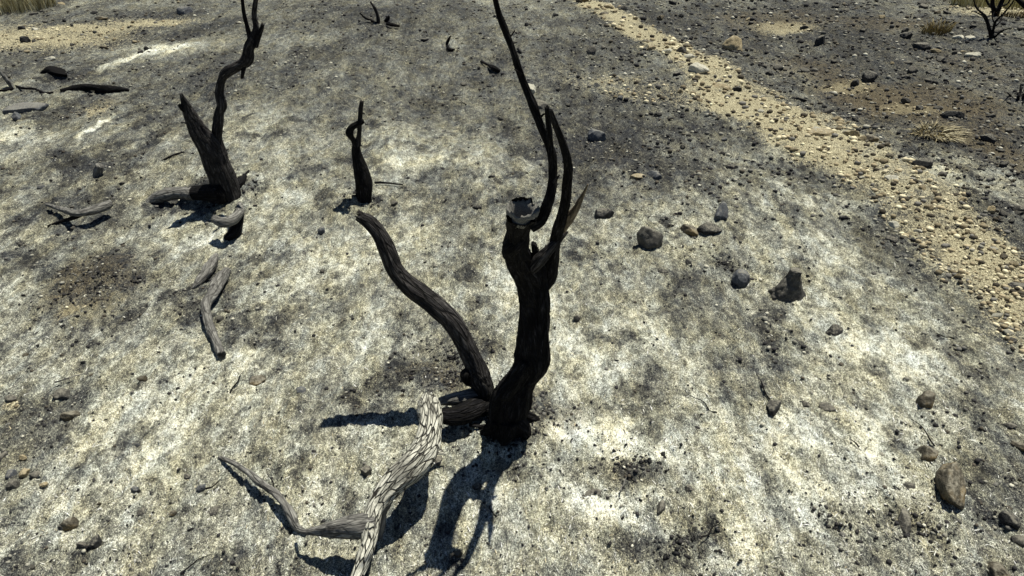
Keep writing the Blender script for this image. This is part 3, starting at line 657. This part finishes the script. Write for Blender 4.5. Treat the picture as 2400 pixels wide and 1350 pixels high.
# hollow sawn top: a rough pale lip round a black hollow
def cut_face():
    c = at(1226, 490, Y0 - .22); R0 = 37 * depth_of(c) / F_PX; n = 64; V = []; F = []; G = []
    th = np.linspace(0, 2 * math.pi, n, endpoint=False)
    prof = [(1.00, -.25), (1.04, -.05), (1.02, .05), (.93, .09), (.84, .02), (.76, -.10), (.68, -.4), (.60, -.8), (.4, -1.1), (.05, -1.2)]
    for k, (rr, zz) in enumerate(prof):
        nz = fbm3(np.cos(th) * 5, np.sin(th) * 5, 0 * th + k * .35, 3, 66) + .9 * fbm3(np.cos(th) * 11, np.sin(th) * 11, 0 * th + k * .2, 2, 67) * (1 if k < 5 else .3)
        wob = rr * (1 + .07 * nz)
        off = 0 if k < 4 else (1 - rr) * .3
        V.append(np.stack([c[0] + R0 * (wob * np.cos(th) - off), c[1] + R0 * (wob * np.sin(th) * .95), c[2] + R0 * (zz + .24 * nz * (1 if k > 0 else 0)) + R0 * .10 * np.sin(th)], 1))
        G.append(np.stack([np.cos(th) * rr * .1, np.sin(th) * rr * .1, 0 * th + k * .03], 1))
    for i in range(len(prof) - 1):
        for j in range(n): q = (j + 1) % n; F.append((i * n + j, i * n + q, (i + 1) * n + q, (i + 1) * n + j))
    return mesh('cut_top', np.vstack(V), F, M_CUT, T1, attrs={'grain': ('FLOAT_VECTOR', np.vstack(G))})
ctop = cut_face(); tag(ctop, 'hollow sawn top with an ash white rim')
br = wood('branch', [(1243, 528, Y0 + -0.197, 34), (1270, 512, Y0 + -0.197, 30), (1287, 470, Y0 + -0.200, 26), (1296, 420, Y0 + -0.190, 25), (1295, 370, Y0 + -0.184, 22), (1281, 330, Y0 + -0.180, 17), (1252, 255, Y0 + -0.172, 21),
                (1232, 205, Y0 + -0.169, 17), (1208, 140, Y0 + -0.169, 16), (1186, 75, Y0 + -0.169, 15), (1166, 20, Y0 + -0.167, 14), (1152, -60, Y0 + -0.179, 12), (1146, -130, Y0 + -0.190, 7)], M_CHAR, T1, n=18, seed=11, lump=.16)
wood('twig', [(1294, 390, Y0 + -0.192, 16), (1290, 340, Y0 + -0.209, 15), (1286, 295, Y0 + -0.226, 14), (1282, 253, Y0 + -0.242, 12)], M_CHAR, T1, n=14, seed=12, jag=.8)
wood('branch', [(1262, 690, Y0 + .07, 26), (1284, 655, Y0 + .06, 36), (1293, 610, Y0 + .03, 34), (1303, 560, Y0 - .02, 27), (1318, 505, Y0 - .08, 27), (1329, 440, Y0 - .14, 24), (1330, 385, Y0 - .19, 22), (1318, 335, Y0 - .23, 18),
                (1300, 290, Y0 - .26, 15), (1290, 258, Y0 - .28, 9)], M_CHAR, T1, n=24, seed=13, lump=.14)
wood('branch', [(1238, 642, Y0 - .02, 18), (1262, 612, Y0 - .04, 32), (1290, 582, Y0 - .04, 25), (1314, 558, Y0 - .03, 15), (1331, 543, Y0 - .02, 4)], M_STEM, T1, n=18, seed=14, lump=.08)
sp = wood('splinter', [(1320, 540, Y0 - .04, 14), (1335, 512, Y0 - .08, 22), (1352, 485, Y0 - .11, 16), (1367, 455, Y0 - .14, 9), (1378, 432, Y0 - .16, 3)], M_BROWN, T1, n=14, seed=15, ridge=.2)
tag(sp, 'pale brown torn splinter')
wood('root', [(1170, 1000, Y0, 22), (1135, 1000, Y0 - .01, 12), (1100, 997, Y0 - .01, 6)], M_CHAR, T1, n=12, seed=16)
for k, (x_, y_, x2, y2, w_) in enumerate([(1165, 985, 1128, 1018, 30), (1190, 990, 1180, 1040, 40), (1210, 985, 1238, 1026, 34), (1215, 965, 1262, 985, 22), (1165, 965, 1128, 968, 20)]):
    lying('root', [(x_, y_, w_ * 1.2, .05), ((x_ + x2) / 2 + 3, (y_ + y2) / 2, w_, .015), (x2, y2, w_ * .5, -.012)], M_CHAR, T1, n=18, seed=160 + k, lump=.2, ridge=.14)

# --- the stem leaning left from the same foot
B2 = ground(1132, 950); Y2 = B2[1]
T2 = root('leaning_stem', B2, 'scorched bare stem leaning left between the tall stump and the pale log', 'tree')
wood('stem', [(1128, 965, Y2, 44), (1130, 935, Y2 + .0, 50), (1134, 908, Y2 + .0, 46), (1121, 882, Y2 + .01, 56), (1108, 845, Y2 + .02, 42), (1083, 795, Y2 + .04, 44), (1050, 745, Y2 + .06, 48), (1005, 705, Y2 + .08, 48), (958, 668, Y2 + .10, 46),
              (925, 630, Y2 + .12, 42), (908, 590, Y2 + .13, 40), (890, 552, Y2 + .14, 34), (866, 522, Y2 + .15, 32), (843, 508, Y2 + .15, 24)], M_STEM, T2, n=36, per=14, seed=21, lump=.12, ridge=.09, jag=.5)
wood('nub', [(1098, 865, Y2, 16), (1090, 880, Y2 - .02, 26), (1098, 900, Y2 - .02, 14)], M_CHAR, T2, n=14, seed=22)
rt = lying('root', [(1128, 930, 36, .03), (1095, 930, 34, .06), (1060, 935, 30, .07), (1030, 942, 18, .05), (1008, 946, 6, .02)], M_GREY, T2, n=20, seed=23)
lying('root', [(1132, 945, 44, .0), (1105, 958, 50, .03), (1072, 970, 46, .05), (1040, 972, 36, .06), (1015, 966, 16, .06)], M_CHAR, T2, n=20, seed=24)
lying('root', [(1125, 925, 30, .0), (1150, 945, 16, .0), (1148, 965, 10, -.005)], M_GREY, T2, n=14, seed=25)

# --- pale forked log in the foreground
BL = ground(880, 1290)
T3 = root('pale_log', BL, 'thick log with cracked ash white bark propped above the ground in front', 'log')
lg = lying('log', [(1006, 940, 44, .19), (1008, 962, 54, .19), (1010, 1000, 58, .19), (998, 1045, 62, .18), (968, 1085, 66, .18), (930, 1122, 62, .17), (897, 1158, 50, .16), (876, 1195, 42, .15), (868, 1235, 42, .14), (864, 1270, 36, .13),
            (850, 1315, 32, .12), (834, 1355, 26, .11), (810, 1410, 24, .10), (780, 1480, 20, .07), (740, 1560, 12, .03)], M_PALE, T3, n=72, per=18, seed=31, lump=.16, ridge=.07, jag=.5, gl=.22, twist=-1.2)
lb = lying('limb', [(880, 1222, 46, .14), (850, 1230, 56, .13), (815, 1233, 46, .12), (780, 1238, 36, .11), (745, 1244, 22, .10), (715, 1247, 12, .08), (698, 1240, 8, .05)], M_GREY, T3, n=28, seed=32, ridge=.14)
tag(lb, 'smooth grey barkless limb')
lying('limb', [(905, 1150, 40, .15), (900, 1175, 40, .12), (890, 1200, 36, .09), (882, 1235, 40, .02), (880, 1265, 30, -.02)], M_GREY, T3, n=20, seed=33, ridge=.1)
lying('twig', [(1010, 1066, 10, .05), (1030, 1062, 8, .05), (1046, 1066, 5, .04)], M_PALE, T3, n=10, seed=34)
T4 = root('dark_branch', ground(690, 1240), 'thin dark crooked branch running up left from the pale log', 'branch')
lying('stick', [(514, 1072, 8, .0), (545, 1084, 11, .02), (580, 1106, 14, .03), (605, 1128, 20, .03), (640, 1152, 17, .04), (662, 1175, 19, .04), (682, 1208, 22, .03), (697, 1236, 15, .01), (718, 1247, 9, .0)], M_GREY, T4, n=16, seed=35, lump=.2)
lying('twig', [(600, 1122, 9, .02), (612, 1132, 14, .03), (625, 1135, 5, .02)], M_STEM, T4, n=10, seed=36)

# --- the forked dead tree at the left
B5 = ground(530, 462); Y5 = B5[1]
T5 = root('burnt_tree', B5, 'two stemmed scorched tree in the upper left, one stem broken, one reaching out of view', 'tree')
wood('trunk', [(540, 478, Y5, 58), (534, 455, Y5, 64), (524, 420, Y5 - .01, 60), (510, 385, Y5 - .02, 58), (492, 345, Y5 - .04, 54), (470, 312, Y5 - .06, 44), (455, 285, Y5 - .07, 34), (443, 262, Y5 - .08, 26), (433, 240, Y5 - .09, 16), (424, 220, Y5 - .1, 7)],
     M_STEM, T5, n=40, per=12, seed=41, lump=.12, ridge=.1)
wood('nub', [(444, 262, Y5 - .08, 18), (430, 256, Y5 - .1, 13), (420, 246, Y5 - .12, 8)], M_CHAR, T5, n=12, seed=42)
b5 = wood('branch', [(516, 365, Y5, 32), (508, 325, Y5 + .01, 25), (511, 290, Y5 + .01, 24), (514, 262, Y5 + .01, 20), (519, 245, Y5 + .01, 23), (514, 215, Y5 + .02, 20), (521, 184, Y5 + .02, 20), (534, 168, Y5 + .02, 26), (560, 152, Y5 + .03, 22), (578, 138, Y5 + .04, 27), (583, 112, Y5 + .04, 21), (594, 92, Y5 + .05, 24),
                     (599, 65, Y5 + .05, 14), (595, 30, Y5 + .06, 12), (602, -20, Y5 + .06, 11), (606, -70, Y5 + .06, 6)], M_STEM, T5, n=24, per=10, seed=43, lump=.16)
wood('twig', [(590, 100, Y5 + .05, 14), (580, 65, Y5 + .04, 10), (572, 30, Y5 + .03, 9), (568, 0, Y5 + .03, 8), (565, -50, Y5 + .03, 4)], M_CHAR, T5, n=12, seed=44)
wood('twig', [(598, 108, Y5 + .04, 13), (607, 85, Y5 + .03, 11), (616, 58, Y5 + .02, 9)], M_CHAR, T5, n=12, seed=45, jag=.8)
wood('twig', [(573, 150, Y5 + .03, 12), (570, 168, Y5 + .02, 9), (567, 183, Y5 + .02, 7)], M_CHAR, T5, n=10, seed=46, jag=.5)
lying('root', [(520, 455, 44, .02), (490, 452, 40, .02), (455, 452, 34, .02), (446, 452, 30, .02)], M_CHAR, T5, n=20, seed=47)
r5 = lying('root', [(450, 453, 30, .03), (420, 452, 27, .03), (385, 458, 27, .02), (360, 468, 20, .0), (346, 478, 12, -.01)], M_GREY, T5, n=20, seed=48)
lying('root', [(545, 440, 26, .0), (562, 428, 22, .0), (575, 412, 10, .0), (583, 400, 4, .01)], M_CHAR, T5, n=12, seed=49)  # black strip drawn in place of the shadow right of the foot

T6 = root('arched_log', ground(545, 525), 'short arched piece of pale wood with a dark hollow at the left tree foot', 'log')
lying('log', [(562, 480, 14, .02), (560, 500, 20, .07), (545, 516, 24, .08), (522, 521, 23, .09), (503, 514, 20, .08)], M_GREY, T6, n=24, seed=51, jag=.3)
lying('root', [(560, 495, 20, .05), (558, 520, 24, .03), (548, 545, 26, .0), (530, 560, 18, -.01)], M_CHAR, T6, n=16, seed=52)
T7 = root('crooked_log', ground(500, 730), 'crooked grey log with an S bend and dark end below the left tree', 'log')
lying('log', [(532, 634, 18, .0), (516, 655, 28, .01), (500, 684, 27, .02), (484, 712, 23, .02), (486, 742, 19, .01), (496, 775, 21, .0), (508, 805, 21, .0), (519, 832, 20, .0)], M_GREY, T7, n=30, per=12, seed=53, ridge=.12, jag=.3)
T8 = root('grey_branch', ground(485, 640), 'short grey splintered branch lying just above the crooked log', 'branch')
lying('stick', [(508, 598, 10, .01), (496, 618, 20, .02), (480, 642, 22, .02), (465, 662, 16, .01), (452, 676, 6, .0)], M_GREY, T8, n=18, seed=54, ridge=.2)
T9 = root('forked_stick', ground(180, 498), 'forked grey stick on the ground at the left, above a dark shadow', 'branch')
lying('stick', [(110, 480, 7, .02), (150, 492, 13, .05), (182, 500, 16, .07), (215, 494, 22, .06), (245, 484, 21, .05), (257, 478, 17, .05)], M_GREY, T9, n=16, seed=55, jag=.4)
lying('twig', [(186, 503, 14, .06), (170, 511, 10, .03), (140, 520, 8, .01), (112, 530, 5, .0)], M_CHAR, T9, n=10, seed=56)  # black strip modelled where the stick's shadow lies
T10 = root('thin_twig', ground(400, 372), 'hair thin dark twig left of the two stemmed tree', 'twig')
lying('stick', [(432, 356, 3, .02), (410, 362, 4, .02), (385, 374, 4, .01), (366, 388, 3, .0), (355, 398, 2, .0)], M_CHAR, T10, n=8, seed=57)
T11 = root('wood_peg', ground(230, 418), 'short pale stub of wood standing near the forked grey stick', 'stub')
pg = ground(228, 420)[1]
wood('peg', [(226, 424, pg, 20), (229, 408, pg, 20), (234, 388, pg, 17)], M_GREY, T11, n=14, seed=58, jag=.4)

# --- the small forked stump
B12 = ground(853, 466); Y12 = B12[1]
T12 = root('small_stump', B12, 'small black stump with a hooked and forked tip left of centre', 'stump')
wood('trunk', [(853, 478, Y12, 34), (853, 455, Y12, 36), (853, 430, Y12, 40), (847, 400, Y12, 34), (839, 372, Y12, 27), (835, 350, Y12, 21), (838, 334, Y12, 16)], M_CHAR, T12, n=28, seed=61, lump=.1)
wood('branch', [(836, 350, Y12, 14), (828, 328, Y12 - .02, 12), (819, 312, Y12 - .04, 18), (825, 298, Y12 - .04, 15), (840, 290, Y12 - .03, 15), (850, 282, Y12 - .02, 14)], M_CHAR, T12, n=16, seed=62)
wood('branch', [(838, 340, Y12, 15), (842, 315, Y12, 12), (843, 288, Y12 - .01, 11), (845, 262, Y12 - .01, 10), (848, 238, Y12 - .01, 9)], M_STEM, T12, n=14, seed=63, jag=.6)
wood('root', [(850, 466, Y12, 14), (830, 470, Y12 - .01, 8), (810, 471, Y12 - .01, 4)], M_CHAR, T12, n=10, seed=64)
T13 = root('black_twig', ground(895, 428), 'straight black twig right of the small forked stump', 'twig')
lying('stick', [(878, 428, 6, .01), (900, 428, 5, .01), (945, 433, 3, .0)], M_CHAR, T13, n=8, seed=65)

# --- upper left wood
T14 = root('burnt_log', ground(220, 209), 'long low black log beside a dark hollow at the upper left', 'log')
lying('log', [(142, 213, 8, .0), (175, 206, 14, .01), (210, 205, 15, .02), (245, 209, 18, .02), (275, 209, 13, .01), (302, 211, 7, .0)], M_CHAR, T14, n=16, seed=71)
lying('branch', [(245, 209, 10, .01), (235, 214, 7, .0), (220, 217, 5, .0)], M_CHAR, T14, n=10, seed=72)
rock(134, 190, 74, 24, 'd', 'black lump standing in for a dark stump hole behind the long black log', 0, .7, .42, .9, name='dark_hollow_lump', cat='stump').data.materials[0] = M_CHAR  # added black lump standing in for the dark of a stump hole
T15 = root('grey_stick', ground(28, 208), 'grey stick slanting in from the left edge behind the bluish slab', 'branch')
yy = ground(28, 208)[1]
wood('stick', [(30, 208, yy, 9), (18, 190, yy, 9), (4, 172, yy, 8), (-14, 150, yy, 6)], M_GREY, T15, n=10, seed=73)
lying('twig', [(30, 207, 7, .01), (10, 212, 7, .01), (-10, 214, 5, .01)], M_CHAR, T15, n=8, seed=74)
T16 = root('black_twig', ground(75, 205), 'wavy black twig between the bluish slab and the dark hollow', 'twig')
lying('stick', [(33, 200, 4, .01), (55, 207, 6, .01), (80, 208, 5, .01), (105, 218, 6, .0), (125, 216, 3, .0)], M_CHAR, T16, n=8, seed=75)

# --- far centre: small burnt sapling
B17 = ground(886, 55); Y17 = B17[1]
T17 = root('burnt_sapling', B17, 'tiny burnt sapling with two bare stems at the top centre', 'sapling')
wood('stem', [(887, 58, Y17, 9), (885, 38, Y17, 8), (879, 20, Y17, 7), (868, 4, Y17, 4)], M_STEM, T17, n=10, seed=81)
wood('stem', [(886, 56, Y17, 5), (870, 48, Y17, 5), (856, 42, Y17, 5), (843, 30, Y17, 3)], M_CHAR, T17, n=10, seed=82)
T18 = root('black_chip', ground(910, 45), 'small upright black wood chip right of the tiny sapling', 'chip')
wood('chip', [(904, 52, Y17 + .1, 8), (908, 45, Y17 + .1, 10), (912, 38, Y17 + .1, 6)], M_CHAR, T18, n=10, seed=83)
T19 = root('black_stick', ground(925, 58), 'short black stick lying right of the tiny sapling', 'stick')
lying('stick', [(906, 56, 6, .01), (920, 58, 8, .01), (936, 61, 5, .0)], M_CHAR, T19, n=10, seed=84)
T20 = root('charred_twig', ground(1052, 112), 'short upright charred twig with a foot, far centre', 'twig')
yy = ground(1047, 105)[1]
wood('stick', [(1046, 106, yy, 7), (1050, 96, yy, 7), (1056, 84, yy, 3)], M_CHAR, T20, n=8, seed=85)
lying('foot', [(1048, 108, 7, .0), (1054, 116, 8, .0), (1066, 117, 4, .0)], M_CHAR, T20, n=8, seed=86)
T21 = root('burnt_stick', ground(1155, 158), 'black stick lying left of the tall thin branch', 'stick')
lying('stick', [(1128, 144, 6, .0), (1145, 153, 6, .01), (1158, 160, 13, .01), (1171, 167, 9, .0)], M_CHAR, T21, n=10, seed=87)

# --- burnt shrubs, upper right
B22 = ground(2324, 92); Y22 = B22[1]
T22 = root('burnt_shrub', B22, 'small burnt shrub with thin black forking stems at the upper right', 'shrub')
for k, rows in enumerate([
    [(2325, 95, 0, 8), (2319, 70, .0, 8), (2314, 50, .0, 6), (2310, 38, .02, 5), (2290, 20, .05, 4), (2283, 2, .06, 3), (2280, -20, .06, 2)],
    [(2325, 92, 0, 7), (2328, 70, .0, 6), (2334, 50, -.02, 5), (2352, 32, -.05, 4), (2370, 10, -.08, 3), (2380, -5, -.1, 2)],
    [(2328, 90, 0, 5), (2345, 75, -.05, 4), (2360, 68, -.1, 3), (2372, 66, -.1, 2)],
    [(2318, 66, 0, 4), (2306, 40, .05, 4), (2298, 34, .1, 3), (2285, 28, .1, 2)],
    [(2332, 56, 0, 4), (2326, 42, .05, 3), (2330, 28, .1, 2)],
    [(2335, 60, 0, 4), (2345, 50, .05, 3), (2350, 38, .1, 2), (2366, 30, .1, 2)]]):
    wood('stem', [(a, b, Y22 + c, d) for a, b, c, d in rows], M_CHAR, T22, n=8, per=6, seed=90 + k)
p = ground(2335, 38); YB = p[1]
T23 = root('burnt_shrub', p, 'thick stemmed black shrub reaching out of view behind the smaller one, upper right', 'shrub')
for k, rows in enumerate([
    [(2333, 44, 0, 14), (2330, 24, 0, 10), (2326, 8, 0, 9), (2330, -30, 0, 8), (2322, -80, 0, 5)],
    [(2334, 42, 0, 13), (2340, 22, .05, 10), (2350, 0, .1, 9), (2368, -40, .1, 8), (2380, -80, .1, 5)],
    [(2336, 36, 0, 6), (2346, 16, -.1, 5), (2362, 8, -.1, 4), (2372, -15, -.1, 3)],
    [(2328, 20, 0, 6), (2316, 8, .1, 5), (2302, -20, .1, 4)]]):
    wood('stem', [(a, b, YB + c, d) for a, b, c, d in rows], M_CHAR, T23, n=10, per=6, seed=100 + k)
p = ground(2440, 40)
T24 = root('burnt_branch', p, 'black branch slanting into view at the upper right corner', 'branch')
wood('stem', [(2440, 50, p[1], 12), (2402, 14, p[1], 11), (2388, 2, p[1], 9), (2370, -20, p[1], 6)], M_CHAR, T24, n=10, seed=107)
p = ground(2388, 232); 
T25 = root('black_brush', p, 'low tangle of black twigs at the right edge', 'twigs')
r = random.Random(5)
for k in range(9):
    a = r.uniform(-34, 30); wood('twig', [(2386 + a * .3, 236, p[1], 5), (2386 + a * .7, 224 - r.uniform(0, 8), p[1] + r.uniform(-.1, .1), 4), (2386 + a, 210 - r.uniform(-12, 14), p[1] + r.uniform(-.2, .2), 2)], M_CHAR, T25, n=7, per=5, seed=110 + k)

# loose burnt twigs, each its own object
r = np.random.default_rng(44)
for k in range(20):
    y = 1.3 * (9 / 1.3) ** r.random(); x = (r.random() * 2 - 1) * .74 * (y * ct + CAM_H * st)
    if band(np.array([x]), np.array([y]))[0] > .3: continue
    L = (.05 + .11 * r.random()) * (.8 + .12 * y); a = r.normal(1.4, .7); pts = []; rad = []
    for q in range(5):
        t = q / 4 - .5; xx = x + math.cos(a) * L * t + .04 * L * r.normal(); yy = y + math.sin(a) * L * t + .04 * L * r.normal()
        pts.append((xx, yy, float(h_coarse(np.array([xx]), np.array([yy]))[0]) + .012 + .006 * r.random())); rad.append((.0012 + .0024 * (4 - q) / 4) * (.8 + .10 * y))
    V, F, G = tube_geo(pts, rad, n=8, per=5, seed=200 + k, lump=.25)
    tag(mesh('twig', V, F, M_CHAR if r.random() < .6 else M_GREY, attrs={'grain': ('FLOAT_VECTOR', G)}), 'short thin burnt twig lying loose on the ash', 'twig', 'loose burnt twigs on the ash')

# ------------------------------------------------------------------ dry grass
def grass_tuft(name, px, py, rad, hgt, n, label, lean=(0, 0), cols=None, flatten=1.0, seed=0, bent=.6, wid=.003):
    r = np.random.default_rng(seed); c = ground(px, py); V, F, TT = [], [], []
    cols = cols or [(.55, .45, .24), (.72, .63, .40), (.35, .26, .12), (.20, .15, .07)]
    bx = c[0] + rad * np.sqrt(r.random(n)) * np.cos(th := r.random(n) * 6.283) ; by = c[1] + rad * np.sqrt(r.random(n)) * np.sin(th) * .8
    bz = h_coarse(bx, by)
    for i in range(n):
        o = np.array([bx[i], by[i], bz[i] - .005]); out = np.array([bx[i] - c[0], by[i] - c[1]]) / rad
        h = hgt * (.45 + .75 * r.random()); dirx = out[0] * bent + r.normal() * .25 + lean[0]; diry = out[1] * bent + r.normal() * .25 + lean[1]
        side = np.array([math.cos(a := r.random() * 3.14), math.sin(a), 0]) * wid * (.6 + .8 * r.random())
        b = len(V); col = np.array(cols[int(r.choice(len(cols), p=[.4, .25, .2, .15]))]) * (.8 + .4 * r.random())
        for s in (0, .35, .7, 1):
            q = o + np.array([dirx * h * s * s, diry * h * s * s, h * s * (1 - .28 * s * s * abs(bent)) * flatten]); w_ = side * (1 - s * .92)
            V += [q - w_, q + w_]; TT += [list(col) + [1]] * 2
        F += [(b + 2 * j, b + 2 * j + 1, b + 2 * j + 3, b + 2 * j + 2) for j in range(3)]
    o = mesh(name, np.array(V), F, M_STRAW, attrs={'tint': ('FLOAT_COLOR', np.array(TT))}, smooth=False)
    return tag(o, label, 'grass')
grass_tuft('grass_tuft', 2190, 314, .16, .12, 650, 'flattened straw coloured grass tuft on the right slope', flatten=.6, seed=1, bent=1.0, wid=.006, lean=(.1, -.5), cols=[(.50, .43, .26), (.72, .66, .46), (.25, .21, .13), (.10, .09, .07)])
grass_tuft('grass_tuft', 2193, 76, .16, .14, 260, 'small olive brown grass tuft left of the burnt shrubs', cols=[(.30, .23, .09), (.4, .33, .16), (.2, .15, .06), (.12, .1, .05)], seed=2, bent=.6, wid=.005)
gr = grass_tuft('dry_grass', 0, 12, .75, .36, 3800, 'tall pale dry grass filling the upper left corner', seed=3, bent=.25, wid=.005, cols=[(.60, .54, .32), (.80, .75, .52), (.38, .33, .18), (.2, .18, .10)])
gr['kind'] = 'stuff'
gr = grass_tuft('dry_grass', 2398, 2, 1.0, .26, 4200, 'short pale yellow grass behind the burnt shrubs in the upper right corner', seed=4, bent=.3, wid=.006, cols=[(.55, .52, .30), (.72, .70, .48), (.38, .34, .17), (.2, .18, .09)])
gr['kind'] = 'stuff'
grass_tuft('grass_tuft', 2375, 40, .2, .1, 200, 'low brown grass tuft under the corner branch, upper right', cols=[(.26, .18, .07), (.34, .26, .12), (.2, .13, .05), (.12, .08, .04)], seed=6, wid=.005)
